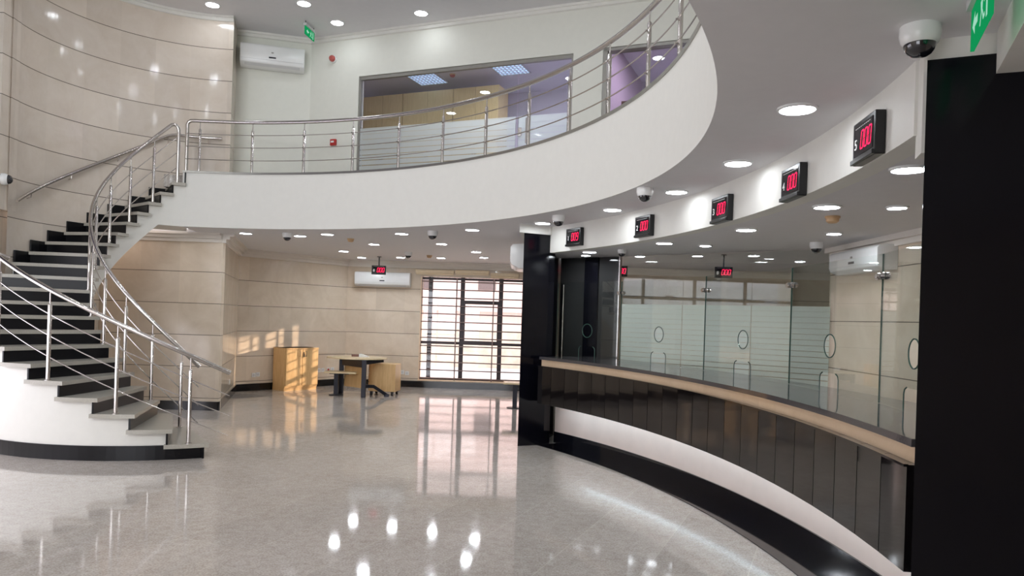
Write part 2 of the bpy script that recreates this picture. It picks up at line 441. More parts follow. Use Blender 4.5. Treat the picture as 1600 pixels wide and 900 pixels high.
struct(MB().prism([(8.0, -3.4), (8.2, -3.4), (8.2, 16.5), (8.0, 16.5)], 0, ZU), 'wall_right', M['stone'])
mb = MB()
def cor(pts, z, d, h):
    for i in range(len(pts)-1):
        p, q = Vector(pts[i]), Vector(pts[i+1]); n = Vector((q.y-p.y, -(q.x-p.x))).normalized()
        for dd, z0, z1 in ((d, z-.035, z), (d*.62, z-.085, z-.035), (d*.28, z-h, z-.085)):
            e = (q-p).normalized()*d*.5
            a, b = p-e*0, q+e*0
            mb.prism([tuple(a), tuple(b), tuple(b+n*dd), tuple(a+n*dd)], z0, z1)
cor([(-7.2, 11.45), A_wall], ZS, .16, .14); cor([A_wall, N_wall], ZS, .16, .14); cor([N_wall, B_wall, (8, Cy(8))], ZS, .16, .14)
struct(mb, 'trim_3', M['cornice'])
mb = MB()
def skirting(pts, h=.14, t=.025):
    for i in range(len(pts)-1):
        p, q = Vector(pts[i]), Vector(pts[i+1]); n = Vector((q.y-p.y, -(q.x-p.x))).normalized()*t
        mb.prism([tuple(p), tuple(q), tuple(q+n), tuple(p+n)], 0, h)
skirting([(-7.2, 11.45), A_wall]); skirting([A_wall, N_wall]); skirting([N_wall, B_wall, (8, Cy(8))])
struct(mb, 'baseboard_hall', M['skirt'])

# curved marble wall of the stair, its lower edge following the flight
mb = MB(); lo, hi = [], []
for i in range(61):
    t = R(190)+(R(92)-R(190))*i/60
    x, y = W[0]+WR*math.cos(t), W[1]+WR*math.sin(t)
    ts = math.degrees(math.atan2(y-S[1], x-S[0])) % 360
    z = min(max((311.94-ts)/9.087*RIS-.32, 0), ZT-.3)
    if i < 6: z = .0
    lo.append((x, y, z)); hi.append((x, y, ZU))
mb.ribbon(lo, hi)
e = hi[-1]
mb.sheet([(e[0], e[1]), (-4.62, 12.0)], ZT-.4, ZU)
struct(mb, 'wall_stair', M['stone_up'])
# left pilaster, window above, recessed wall below
struct(MB().prism([(-7, 9.01), (-6.335, 9.01), (-6.335, 9.33), (-7, 9.33)], 2.74, ZU), 'wall_left_pier', M['stone_up'])
mb = MB()
mb.prism([(-6.9, 8.2), (-6.43, 8.2), (-6.43, 11.45), (-6.9, 11.45)], 0, 2.74)
mb.prism([(-6.9, -2.9), (-6.43, -2.9), (-6.43, 2.9), (-6.9, 2.9)], 0, 2.9)
mb.prism([(-6.9, 2.9), (-6.43, 2.9), (-6.43, 8.2), (-6.9, 8.2)], 2.74, 2.9)
mb.prism([(-6.9, -2.9), (-6.43, -2.9), (-6.43, 2.9), (-6.9, 2.9)], 2.9, ZU)
mb.prism([(-6.9, 2.9), (-6.43, 2.9), (-6.43, 9.01), (-6.9, 9.01)], 5.9, ZU)
struct(mb, 'wall_left', M['stone_up'])
mb = MB()
for y in (2.93, 4.2, 5.4, 6.6, 7.8, 8.98): mb.box((-6.5, y, 4.4), (.08, .06, 3.0))
for z in (2.93, 4.4, 5.87): mb.box((-6.5, 5.95, z), (.08, 6.1, .06))
struct(mb, 'window_2', M['mull'])
M['tint'] = glass('tinted_glass', (.22, .22, .26), 1.2)
g = MB().box((-6.52, 5.95, 4.4), (.012, 6.0, 2.9)).build('pane', M['tint']); g.parent = bpy.data.objects['window_2']
mb = MB()
for y in (2.95, 4.25, 5.55, 6.85, 8.15): mb.box((-6.6, y, 1.37), (.07, .07, 2.74))
for z in (.05, 2.2, 2.7): mb.box((-6.6, 5.55, z), (.07, 5.3, .07))
struct(mb, 'window_3', M['mull'])
# wall behind the viewer with its glazed entrance
mb = MB()
for x0, x1, z0, z1 in ((-6.9, -5.7, 0, ZU), (-1.5, 8.2, 0, ZU), (-5.7, -1.5, 2.85, 3.55), (-5.7, -1.5, 5.8, ZU)):
    mb.prism([(x0, -2.9), (x1, -2.9), (x1, -2.6), (x0, -2.6)], z0, z1)
struct(mb, 'wall_front', M['stone_up'])
mb = MB()
for x in (-5.67, -4.6, -3.6, -2.6, -1.53):
    mb.box((x, -2.64, 1.42), (.08, .06, 2.84)); mb.box((x, -2.64, 4.68), (.08, .06, 2.25))
for z in (.06, .7, 1.5, 2.2, 2.8, 3.6, 4.7, 5.76): mb.box((-3.6, -2.64, z), (4.2, .06, .07))
struct(mb, 'window_4', M['mull'])

# upstairs walls
for i, (s0, s1, z0, z1) in enumerate(((0, .95, ZT-.2, ZU), (.95, 4.58, 5.44, ZU), (4.58, 5.02, ZT-.2, ZU), (5.02, 6.4, 5.47, ZU), (6.4, 7.4, ZT-.2, ZU))):
    struct(MB().prism([up(s0), up(s1), up(s1, .15), up(s0, .15)], z0, z1), 'wall_upstairs_'+('corner', 'over_office', 'between', 'over_meeting_room', 'end')[i], M['paint_cool'])
wall('wall_upstairs_left', (-4.62, 12.0), up(0), ZT-.2, ZU, M['paint_cool'])
e2 = up(7.4)
struct(MB().prism([e2, (e2[0]+.15, e2[1]), (e2[0]+.15, -3), (e2[0], -3)], ZT-.2, ZU), 'wall_upstairs_right', M['paint_cool'])
mb = MB()
for pts in ([(-4.62, 12.0), up(0)], [up(0), up(7.4)]): cor(pts, ZU, .05, .09)
cw = [(W[0]+WR*math.cos(R(187-95*i/24)), W[1]+WR*math.sin(R(187-95*i/24))) for i in range(25)]
cor(cw, ZU, .04, .09)
struct(mb, 'trim_4', M['paint'])
# office behind the glass
mb = MB(); mb.prism([up(-1.2, 3.6), up(8, 3.6), up(8, 3.75), up(-1.2, 3.75)], ZT-.2, 6.3)
mb.prism([up(-1.3, .1), up(-1.2, .1), up(-1.2, 3.7), up(-1.3, 3.7)], ZT-.2, 6.3)
struct(mb, 'wall_office', M['lav'])
struct(MB().prism([up(-1.2, .15), up(7.4, .15), up(7.4, 3.7), up(-1.2, 3.7)], ZU-.03, ZU-.004), 'ceiling_office', M['lav'])
struct(MB().prism([up(-1.2, .0), up(7.4, .0), up(7.4, 3.7), up(-1.2, 3.7)], ZT-.2, ZT-.02), 'floor_office', M['lav'])
struct(MB().prism([up(4.72, .15), up(4.80, .15), up(4.80, 3.6), up(4.72, 3.6)], ZT-.02, ZU-.03), 'wall_office_partition', M['lav2'])

# teller area: ceiling, fascia, right wall
fE, fW = math.asin((3.2-FC[1])/FR), math.asin((9.46-FC[1])/FR)
arc = ring(FC, FR+.13, fE, fW, 60)
struct(MB().prism(arc+[(.62, 10.3), (1.44, 9.63), (XR+.02, 7.86), (XR+.02, 3.0), (2.2, 3.0)], ZF, ZS-.002), 'ceiling_teller', M['ceil'])
struct(MB().band(FC, FR, FR+.13, ZF-.002, ZS, fE, fW, 72), 'wall_fascia', M['paint'], True)
struct(MB().prism([(XR, 2.9), (XR+.15, 2.9), (XR+.15, 7.95), (XR, 7.95)], 0, ZS), 'wall_teller_right', M['stone'])
mb = MB(); mb.prism([(XR-.09, 3), (XR, 3), (XR, 7.9), (XR-.09, 7.9)], ZF-.05, ZF); mb.prism([(XR-.04, 3), (XR, 3), (XR, 7.9), (XR-.04, 7.9)], ZF-.1, ZF-.05)
struct(mb, 'trim_5', M['cornice'])
# columns
struct(MB().prism([(.12, 9.22), (.45, 9.37), (.53, 9.48), (.53, 9.75), (.16, 9.75)], 0, 2.67), 'wall_column_left', M['blackcol'])
struct(MB().prism([(.06, 9.16), (.45, 9.33), (.55, 9.44), (.55, 9.85), (.10, 9.85)], 2.67, ZS), 'trim_6', M['paint'])
struct(MB().prism([(.25, 9.75), (.50, 9.75), (.68, 10.37), (.68, 11.6), (.25, 11.6)], 0, ZS), 'wall_teller_left', M['blackcol'])
kd = Vector((.213, -.095)).normalized()
k1 = Vector(K)+kd*1.6; kb = Vector((.11, .20))
struct(MB().prism([K, tuple(k1), (k1.x+.12, k1.y+.2), (K[0]+kb.x, K[1]+kb.y)], 0, 2.69), 'wall_column_right', M['blackcol'])
struct(MB().prism([(K[0]+.005, K[1]+.01), (k1.x, k1.y+.01), (k1.x+.12, k1.y+.2), (K[0]+kb.x+.005, K[1]+kb.y)], 2.69, ZS), 'trim_7', M['paint'])
# white casing between fascia end and column
struct(MB().prism([(1.722, 3.2), (1.86, 3.2), (1.86, 3.32), (1.722, 3.32)], 2.0, ZS) if False else MB().prism([(1.70, 3.10), (1.74, 3.08), (1.79, 3.2), (1.74, 3.22)], ZF-.1, ZS), 'trim_8', M['paint'])
struct(MB().prism([(1.85, 2.86), (1.62, 2.37), (1.42, 1.94), (3.2, 1.2), (3.2, 2.35)], 2.61, ZS), 'trim_9', M['paint'])   # dropped beam end
struct(MB().prism([(3.0, -2.7), (3.15, -2.7), (3.15, 2.4), (3.0, 2.4)], 0, ZS), 'wall_right_near', M['stone_up'])

# ------------------------------------------------------------------ STAIRCASE
stair = thing('curved_staircase', 'curved staircase with grey granite treads, black risers and white side, rising to the balcony', 'staircase')
def rout(t):
    d = Vector((math.cos(t), math.sin(t))); r = RO_
    deg = math.degrees(t) % 360
    if deg < 205:
        p = Vector(S)-Vector(W); b = p.dot(d); r = min(r, -b+math.sqrt(b*b-p.length_squared+WR*WR)-.004)
    if d.x < -.2: r = min(r, (-6.335-S[0])/d.x-.004)
    return r
def pol(r, t): return (S[0]+r*math.cos(t), S[1]+r*math.sin(t))
body = MB()
def body_wedge(t0, t1, ztop, zb, n=6):
    ri = RI+.03
    for i in range(n):
        a, b = t0+(t1-t0)*i/n, t0+(t1-t0)*(i+1)/n
        P = []
        for t in (a, b):
            ro = rout(t)-(.07 if math.degrees(t) > 205 else .0)
            for r in (ri, ro):
                for z in (zb(t), ztop): P.append(pol(r, t)+(z,))
        # P: a-in-lo, a-in-hi, a-out-lo, a-out-hi, b...
        body.add(P, [(0, 4, 5, 1), (2, 3, 7, 6), (0, 2, 6, 4), (1, 5, 7, 3)]+([(0, 1, 3, 2)] if i == 0 else [])+([(4, 6, 7, 5)] if i == n-1 else []))
under = lambda t: (311.94-math.degrees(t))/9.087*RIS-.46
for k in range(2, 22):
    body_wedge(th(k)-R(1.0), th(k+1)-R(1.0), k*RIS-.04, (lambda t: .15) if k <= 8 else (lambda t: min(under(t), ZS)))
body.build('stringer', M['paint'], stair, True)
mb = MB()
for (a0, a1) in ((th(1)-R(.6), th(9)),):
    n = 30; A = [a0+(a1-a0)*i/n for i in range(n+1)]
    lo = [pol(rout(t)-.055, t)+(.0,) for t in A]; hi = [pol(rout(t)-.055, t)+(.152,) for t in A]; li = [pol(RI+.02, t)+(.0,) for t in A]; lh = [pol(RI+.02, t)+(.152,) for t in A]
    mb.ribbon(lo, hi); mb.ribbon(li, lh); mb.ribbon(hi, lh); mb.add([lo[0], hi[0], lh[0], li[0]], [(0, 1, 2, 3)])
mb.build('base_skirting', M['riser'], stair)
for k in range(1, 22):
    a0, a1 = th(k)+R(.6), th(k+1)-R(1.4)
    n = 6; A = [a0+(a1-a0)*i/n for i in range(n+1)]
    poly = [pol(RI-.035, t) for t in A]+[pol(rout(t), t) for t in reversed(A)]
    MB().prism(poly, k*RIS-.042, k*RIS).build('tread', M['tread'], stair)
    t = th(k)-R(.7); zz0 = (k-1)*RIS if k > 1 else 0.0
    a, b = pol(RI+.02, t), pol(rout(t)-.02, t)
    MB().bar((a[0], a[1], (zz0+k*RIS-.042)/2), (b[0], b[1], (zz0+k*RIS-.042)/2), .02, k*RIS-.042-zz0).build('riser', M['riser'], stair)
t = th(22)-R(.7); a, b = pol(RI+.02, t), pol(rout(t)-.02, t)
MB().bar((a[0], a[1], 21.5*RIS), (b[0], b[1], 21.5*RIS), .02, RIS).build('riser', M['riser'], stair)
for k in range(13, 22):           # stepped black skirting against the curved wall
    a0, a1 = th(k)-R(1), th(k+1)-R(1)
    A = [a0+(a1-a0)*i/4 for i in range(5)]
    poly = [pol(rout(t)-.025, t) for t in A]+[pol(rout(t)-.002, t) for t in reversed(A)]
    MB().prism(poly, k*RIS, k*RIS+.155).build('step_skirting', M['riser'], stair)

# railings ----------------------------------------------------------
def post_mesh(h, flange=True):
    m = MB()
    if flange: m.lathe([(.034, 0), (.034, .006), (.022, .012)], 14)
    m.lathe([(.0, .004), (.0195, .004), (.0195, h*.84), (.012, h*.855), (.007, h*.86), (.007, h), (0, h)], 12)
    return m
def zn(t): return (311.94-math.degrees(t))/9.087*RIS      # nosing height along the flight
def stair_rail(name, r, ks, label, k_end, hgt, low_ext, rods=True, top_bend=False):
    root = thing(name, label, 'railing')
    t0 = th(ks[0])+low_ext
    path = []
    t_end = th(k_end)+(R(1.5) if top_bend else -R(5))
    n = 90
    for i in range(n+1):
        t = t0+(t_end-t0)*i/n
        path.append(pol(r(t), t)+(zn(t)+hgt-.02,))
    if top_bend:
        te = t_end
        bx, by, bz = path[-1]
        for q in range(1, 6):
            a = q/5*PI/2
            t = te-R(5.5)*math.sin(a)
            x, y = pol(r(t), t)
            path.append((x, y, bz+.035*math.sin(a*2)*.7-.10*(1-math.cos(a))))
        x, y, z = path[-1]
        path.append((x, y, 21*RIS+.02)); path.append((x, y, 21*RIS-.01))
    MB().tube(path, .0245, 12).build('handrail', M['steel'], root, True)
    if rods:
        for fr in (.23, .48, .73):
            p = [pol(r(t)-.0, t)+(zn(t)-.035+hgt*fr,) for t in [t0+(t_end-R(4)*top_bend-t0)*i/80 for i in range(81)]]
            MB().tube(p, .0065, 6).build('rail', M['steel'], root, True)
    for k in ks:
        t = th(k)-R(4.4)
        x, y = pol(r(t), t); z = k*RIS
        o = post_mesh(zn(t)+hgt-.03-z).build('post', M['steel'], root, True); o.location = (x, y, z)
    return root
stair_rail('stair_railing', lambda t: RI+.035, range(1, 21, 2), 'stainless steel railing on the inner edge of the curved stairs, bent down at top', 21, .87, R(7), top_bend=True)
stair_rail('stair_railing', lambda t: min(RO_-.05, rout(t)-.05), (1, 3, 5, 7), 'shorter stainless steel railing on the outer edge of the lowest stairs, nearest the viewer', 9, .87, R(6))
root = thing('wall_handrail', 'steel handrail tube on brackets following the curved marble wall above the stairs', 'handrail')
path = []
for i in range(61):
    t = R(188.5)+(R(95)-R(188.5))*i/60
    x, y = W[0]+(WR-.08)*math.cos(t), W[1]+(WR-.08)*math.sin(t)
    ts = math.degrees(math.atan2(y-S[1], x-S[0])) % 360
    path.append((x, y, min((311.94-ts)/9.087*RIS+.80, ZT+.66)))
for _ in range(3): path = [path[0]]+[tuple((Vector(path[i-1])+Vector(path[i])*2+Vector(path[i+1]))/4) for i in range(1, len(path)-1)]+[path[-1]]
MB().tube(path, .0225, 10).build('handrail', M['steel'], root, True)
for i in (6, 19, 32, 45, 56):
    x, y, z = path[i]; d = Vector((x-W[0], y-W[1])).normalized()
    MB().tube([(x, y, z-.015), (x+d.x*.01, y+d.y*.01, z-.07), (x+d.x*.06, y+d.y*.06, z-.085)], .007, 8).build('bracket', M['steel'], root, True)
root = thing('wall_handrail', 'short end of a steel handrail sticking out beside the left pier', 'handrail')
MB().tube([(-6.46, 8.72, 2.33), (-6.33, 9.0, 2.19), (-6.26, 9.12, 2.145)], .03, 12).build('handrail', M['steel'], root, True)

root = thing('balcony_railing', 'long curved stainless steel railing along the white balcony edge', 'railing')
RR = AR+.07
zr = ZT+.03
base_px = [(393, 272), (473.7, 273), (550, 270), (621.7, 267), (690.7, 258), (758, 247), (825, 230), (888, 208), (950, 182), (1012, 135), (1062, 82)]
angs = []
for x, y in base_px:
    p = at_cyl(x, y, A0, RR); angs.append(math.atan2(p.y-A0[1], p.x-A0[0]))
a_first = at_cyl(291, 272, A0, RR); a_first = math.atan2(a_first.y-A0[1], a_first.x-A0[0])
a_311 = at_cyl(311, 272, A0, RR); a_311 = math.atan2(a_311.y-A0[1], a_311.x-A0[0])
posts = [a_311]+angs
while posts[-1] > R(-40): posts.append(posts[-1]-R(9))
def ap(a, z, r=RR):
    r += arr(a)-AR
    return (A0[0]+r*math.cos(a), A0[1]+r*math.sin(a), z)
hr = .745
path = [ap(a_first, ZT-.02), ap(a_first, zr+.3), ap(a_first, zr+hr-.06), ap(a_first-.003, zr+hr-.025), ap(a_first-.008, zr+hr-.006), ap(a_first-.016, zr+hr)]
path += [ap(a_first-.016+(posts[-1]-a_first)*i/120, zr+hr) for i in range(1, 121)]
MB().tube(path, .0265, 12).build('handrail', M['steel'], root, True)
for fr in (.24, .49, .735):
    MB().tube([ap(a_first+(posts[-1]-a_first)*i/120, zr+hr*fr, RR-.03) for i in range(121)], .0065, 6).build('rail', M['steel'], root, True)
for a in posts:
    m = post_mesh(hr-.01)
    for fr in (.24, .49, .735):
        d = Vector((math.cos(a), math.sin(a)))*-.04
        m.tube([(0, 0, hr*fr), (d.x, d.y, hr*fr)], .008, 6)
    o = m.build('post', M['steel'], root, True); o.location = ap(a, zr)

# ------------------------------------------------------------------ TELLER COUNTER
aE, aW = math.asin((3.20-CC[1])/8.95), math.asin((9.30-CC[1])/9.15)
cnt = thing('teller_counter', 'long curved teller counter with dark worktop, cream stone strip and black front', 'counter')
MB().band(CC, 8.95, 9.80, 1.095, 1.13, aE, math.asin((9.33-CC[1])/9.2), 72).build('worktop', M['worktop'], cnt, True, label='dark polished granite worktop')
MB().band(CC, 8.985, 9.12, 1.016, 1.095, aE, aW, 72).build('stone_strip', M['strip'], cnt, True, label='cream marble strip below the worktop')
mb = MB(); N_ = 22
for i in range(N_):               # flat polished slabs set round the arc
    a, b = aE+(aW-aE)*i/N_, aE+(aW-aE)*(i+1)/N_
    g = .0004
    mb.prism([(CC[0]+r*math.cos(t), CC[1]+r*math.sin(t)) for r, t in ((8.935, a+g), (9.10, a+g), (9.10, b-g), (8.935, b-g))], .55, 1.016)
mb.build('front_panel', M['counter_black'], cnt, label='black polished granite front slabs')
MB().band(CC, 8.92, 8.94, 1.008, 1.02, aE, aW, 72).build('panel_lip', M['counter_black'], cnt, True)
MB().band(CC, 9.37, 9.55, .145, 1.095, aE, math.asin((9.60-CC[1])/9.4), 72).build('recessed_base', M['plinth'], cnt, True, label='white marble recessed base lit from above')
MB().band(CC, 9.355, 9.55, 0, .145, aE, math.asin((9.60-CC[1])/9.4), 72).build('kick_plate', M['black'], cnt, True, label='black granite kick plate')
MB().band(CC, 9.10, 9.37, .60, .62, aE, aW, 72).build('underside_board', M['plinth'], cnt, True)
MB().band(CC, 9.102, 9.112, .562, .597, aE+.01, aW-.01, 72).build('light_strip', M['strip_led'], cnt, True, label='cool white light strip under the front panel')

# ------------------------------------------------------------------ GLASS SCREENS
def pane_mesh(L, z0, z1, hole, slot, t=.008):
    cu = bpy.data.curves.new('pane', 'CURVE'); cu.dimensions = '2D'; cu.fill_mode = 'BOTH'; cu.extrude = t/2
    def spl(pts):
        s = cu.splines.new('POLY'); s.points.add(len(pts)-1)
        for p, q in zip(s.points, pts): p.co = (q[0], q[1], 0, 1)
        s.use_cyclic_u = True
    m = L/2; out = [(0, z0)]
    if slot:
        out += [(m-.14, z0), (m-.14, z0+.10)]+[(m-.14+.04*(1-math.cos(a)), z0+.10+.04*math.sin(a)) for a in (.5, 1.0, PI/2)]
        out += [(m+.14-.04*(1-math.cos(a)), z0+.10+.04*math.sin(a)) for a in (PI/2, 1.0, .5)]+[(m+.14, z0+.10), (m+.14, z0)]
    out += [(L, z0), (L, z1), (0, z1)]
    spl(out)
    if hole: spl([(m+.085*math.cos(2*PI*i/32), hole+.085*math.sin(2*PI*i/32)) for i in range(32)])
    ob = bpy.data.objects.new('tmp', cu); C.objects.link(ob)
    me = bpy.data.meshes.new_from_object(ob.evaluated_get(bpy.context.evaluated_depsgraph_get()))
    bpy.data.objects.remove(ob); me.transform(Matrix.Rotation(PI/2, 4, 'X'))
    return me
verts = [(.60, 9.78), (1.32, 8.92), (1.96, 7.47), (2.3, 6.07), (2.37, 4.72), (2.20, 3.62)]
names = ['leftmost clear glass teller screen beside the left black column, in front of the dark panels', 'clear glass teller screen second from the left black column, with round speaking hole', 'clear glass teller screen in the middle of the five on the counter',
         'clear glass teller screen second from the right black column', 'rightmost clear glass teller screen against the big right black column']
for i in range(5):
    p, q = Vector(verts[i]), Vector(verts[i+1]); d = q-p; L = d.length-.003
    root = thing('glass_screen', names[i], 'glass screen', (p.x, p.y, 0), math.atan2(d.y, d.x), 'teller glass screens')
    me = pane_mesh(L, 1.131, 2.09, 1.47, True); me.materials.append(M['glass'])
    o = bpy.data.objects.new('pane', me); C.objects.link(o); o.parent = root
    for x in (.0015, L-.0015): MB().box((x, 0, 1.61), (.002, .0085, .955)).build('polished_edge', M['edge'], root)
    m_ = L/2                        # rims of the speaking hole and the pass-through slot
    MB().tube([(m_+.085*math.cos(2*PI*j/32), 0, 1.47+.085*math.sin(2*PI*j/32)) for j in range(33)], .0045, 6, False).build('hole_rim', M['edge'], root, True)
    for e_ in (-1, 1):
        MB().tube([(m_+e_*.14, 0, 1.131), (m_+e_*.14, 0, 1.23), (m_+e_*.128, 0, 1.258), (m_+e_*.10, 0, 1.271)], .0045, 6).build('slot_edge', M['edge'], root, True)
    for x in ([.03] if i > 0 else [])+([L-.03] if i < 4 else []):
        m2 = MB()
        for yy in (-1, 1):
            m2.tube([(x, yy*.006, 1.945), (x, yy*.022, 1.945)], .024, 14)
            m2.tube([(x, yy*.022, 1.945), (x, yy*.030, 1.945)], .016, 14)
        m2.build('clamp', M['steel'], root, True)

# full-height frosted partition behind the tellers
pA, pB = Vector((1.43, 9.60)), Vector((XR-.02, 7.86)); d = pB-pA
root = thing('frosted_partition', 'full-height glass partition behind the tellers with greenish frosted striped lower part', 'glass partition', (pA.x, pA.y, 0), math.atan2(d.y, d.x))
n_p = 3
for i in range(n_p):
    x0, x1 = d.length*i/n_p, d.length*(i+1)/n_p
    MB().box(((x0+x1)/2, 0, ZF/2), (x1-x0-.006, .012, ZF-.01)).build('pane', M['glass'], root)
    MB().add([(x0+.004, -.009, .2), (x1-.004, -.009, .2), (x1-.004, -.009, 1.83), (x0+.004, -.009, 1.83)], [(0, 1, 2, 3)]).build('frosted_film', M['film'], root)
MB().box((d.length/2, 0, .02), (d.length, .04, .04)).build('bottom_channel', M['alu'], root)
# dark partition with glass door at the left end
qA, qB = Vector((.665, 10.24)), Vector((1.41, 9.62)); d2 = qB-qA
root = thing('dark_glass_door', 'dark tinted door panels with tall pull handle left of the teller area', 'door', (qA.x, qA.y, 0), math.atan2(d2.y, d2.x))
Ld = d2.length
MB().box((Ld*.215, 0, ZF/2), (Ld*.43-.006, .03, ZF-.004)).build('door_leaf', M['darkglass'], root)
MB().box((Ld*.54, -.012, ZF/2), (Ld*.22, .05, ZF-.004)).build('pilaster', M['black'], root)
MB().box((Ld*.82, 0, ZF/2), (Ld*.34-.01, .03, ZF-.004)).build('side_panel', M['darkglass'], root)
MB().box((Ld-.012, -.01, ZF/2), (.016, .05, ZF-.004)).build('edge_post', M['steel'], root)
mb = MB().tube([(.09, -.06, .95), (.09, -.06, 2.08)], .016, 10); mb.tube([(.09, -.06, 1.05), (.09, 0, 1.05)], .009, 8); mb.tube([(.09, -.06, 1.98), (.09, 0, 1.98)], .009, 8)
mb.build('pull_handle', M['steel'], root, True)

# ------------------------------------------------------------------ QUEUE DISPLAYS
SEG = {'0': 'abcdef', '9': 'abcdfg', '8': 'abcdefg'}
def digit_mesh(ch, x, z, wd, h, y):
    m = MB(); t = wd*.19; sk = .16
    def seg(p, q):
        p, q = Vector(p), Vector(q)
        dd = (q-p).normalized(); n = Vector((-dd.y, dd.x))*t/2; e = dd*t/2
        P = [p+e*.25-n*0-dd*0, p+e+n, q-e+n, q-e*.25, q-e-n, p+e-n]
        m.add([(x+a.x+sk*a.y, y, z+a.y) for a in P], [(0, 1, 2, 3, 4, 5)])
    pos = dict(a=((0, h), (wd, h)), b=((wd, h/2), (wd, h)), c=((wd, 0), (wd, h/2)), d=((0, 0), (wd, 0)), e=((0, 0), (0, h/2)), f=((0, h/2), (0, h)), g=((0, h/2), (wd, h/2)))
    for s_ in SEG[ch]: seg(*pos[s_])
    return m
def text_obj(txt, size, loc, m, parent, name):
    cu = bpy.data.curves.new(name, 'FONT'); cu.body = txt; cu.size = size; cu.extrude = .0008; cu.align_x = 'CENTER'; cu.align_y = 'CENTER'
    ob = bpy.data.objects.new('tmp', cu); C.objects.link(ob)
    me = bpy.data.meshes.new_from_object(ob.evaluated_get(bpy.context.evaluated_depsgraph_get()))
    bpy.data.objects.remove(ob)
    me.transform(Matrix.Translation(loc) @ Matrix.Rotation(PI/2, 4, 'X')); me.materials.append(m)
    o = bpy.data.objects.new(name, me); C.objects.link(o); o.parent = parent; return o
def display(num, digits, loc, rz, label, group, wd=.31, h=.215, dp=.05, pole=None):
    root = thing('queue_display', label, 'queue display', loc, rz, group)
    mb = MB().box((0, -dp/2, 0), (wd, dp, h)); mb.build('housing', M['darkplastic'], root, bevel=.006)
    mb = MB().box((0, -dp-.001, .008), (wd-.05, .003, h-.06)); mb.build('screen', M['black'], root)
    MB().box((0, -dp-.006, -h/2+.014), (wd, .014, .024)).build('bottom_lip', M['darkplastic'], root, bevel=.004)
    for i, ch in enumerate(digits):
        digit_mesh(ch, -.035+i*.052, -.042, .034, .088, -dp-.0035).build('digit', M['digit'], root, label='red lit digit '+ch)
    text_obj(num, .075, (-.098, -dp-.0045, -.012), M['numeral'], root, 'counter_number')
    mb = MB()
    for k in range(9): mb.box((-.10+k*.024, -dp-.003, .072), (.015, .002, .004))
    mb.build('caption_line', M['plastic2'], root)
    if pole: 
        mb = MB().tube([(0, -dp/2, h/2-.005), (0, -dp/2, pole)], .013, 10); mb.lathe([(.045, pole-.012), (.045, pole)], 14, (0, -dp/2, 0))
        mb.build('ceiling_pole', M['darkplastic'], root, True)
    return root
dpx = [(898, 370.7, '1', '009'), (1006.7, 353.9, '2', '000'), (1128, 327.5, '3', '000'), (1240, 286, '4', '000'), (1357, 217.3, '5', '000')]
for x, y, n, dg in dpx:
    p = at_cyl(x, y, FC, FR-.03); a = math.atan2(p.y-FC[1], p.x-FC[0])
    display(n, dg, (FC[0]+(FR-.004)*math.cos(a), FC[1]+(FR-.004)*math.sin(a), p.z), a-PI/2, f'black queue display reading {n} {dg} on the white fascia above the counter', 'queue displays on the fascia')
for x, yt, lab, rz in ((593, 401, 'pole-hung black queue display in front of the wall air conditioner in the back hall', .05), (968, 397, 'pole-hung black queue display half hidden by the dark door panels', -.1), (1131, 398, 'pole-hung black queue display seen through the glass over the middle screens', -.15)):
    p = at_z(x, yt, ZS)
    dz = .27*p.y/15.8*1.0+.02 if x == 593 else .30
    display('8', '000', (p.x, p.y, ZS-dz), rz, lab, 'hanging queue displays', wd=.29, h=.185, pole=dz)

# ------------------------------------------------------------------ CEILING LIGHTS
def make_down(label, p, r=.105, group=None, m='led'):
    root = thing('downlight', label, 'downlight', p, 0, group)
    MB().lathe([(r, 0), (r, -.010), (r-.012, -.014), (r-.016, -.006), (r-.016, 0)], 24).build('rim', M['plastic'], root, True)
    n = 24; rr = r-.014
    MB().add([(rr*math.cos(2*PI*i/n), rr*math.sin(2*PI*i/n), -.009) for i in range(n)], [tuple(range(n))]).build('diffuser', M[m], root)
    return root
first = {}
def down(label, p, r=.105, group=None, m='led'):
    key = (round(r, 3), m)
    if key not in first:
        first[key] = make_down(label, p, r, group, m); return first[key]
    return dup(first[key], p, 0, label, group)
g1, g2, g3, g4 = 'balcony soffit downlights', 'back hall downlights', 'teller soffit downlights', 'atrium ceiling downlights'
for (x, y), lab in zip([(384, 364), (511.5, 365.5), (627.5, 364.5), (738, 358.5), (848, 348), (957, 327), (1057, 299), (1153, 254), (1246, 169)],
        ['nearest the stairs', 'second from the stairs', 'third from the stairs, by a dome camera', 'fourth from the stairs', 'just above the left black column', 'in front of queue displays 1 and 2', 'right of the dome camera above display 2', 'in front of queue display 4', 'largest, in front of queue display 5']):
    down('lit downlight in row along balcony edge, '+lab, at_z(x, y, ZS), .105, g1, 'led_soft')
for (x, y), lab in zip([(469, 368), (537, 392), (584, 381), (565, 402), (626, 402), (690, 380.5), (689, 402.5), (744, 393), (756, 402), (1000, 400), (1090, 399.5), (1178, 399), (1250, 408)],
        ['behind the leftmost dome camera', 'far left, above the beech cabinet corner', 'above the hanging display, larger of two', 'just left of the hanging display pole', 'right of the hanging display pole, beside a small camera', 'right of the dome camera in mid hall', 'beside the smoke detector near the window', 'middle of three above the window blinds', 'rightmost above the window blinds',
         'seen through glass left of the hanging teller display', 'seen through glass beside the hanging teller display pole', 'seen through glass right of the hanging teller display', 'seen through glass farthest right near the corner camera']):
    down('lit downlight on back hall ceiling, '+lab, at_z(x, y, ZS), .10, g2)
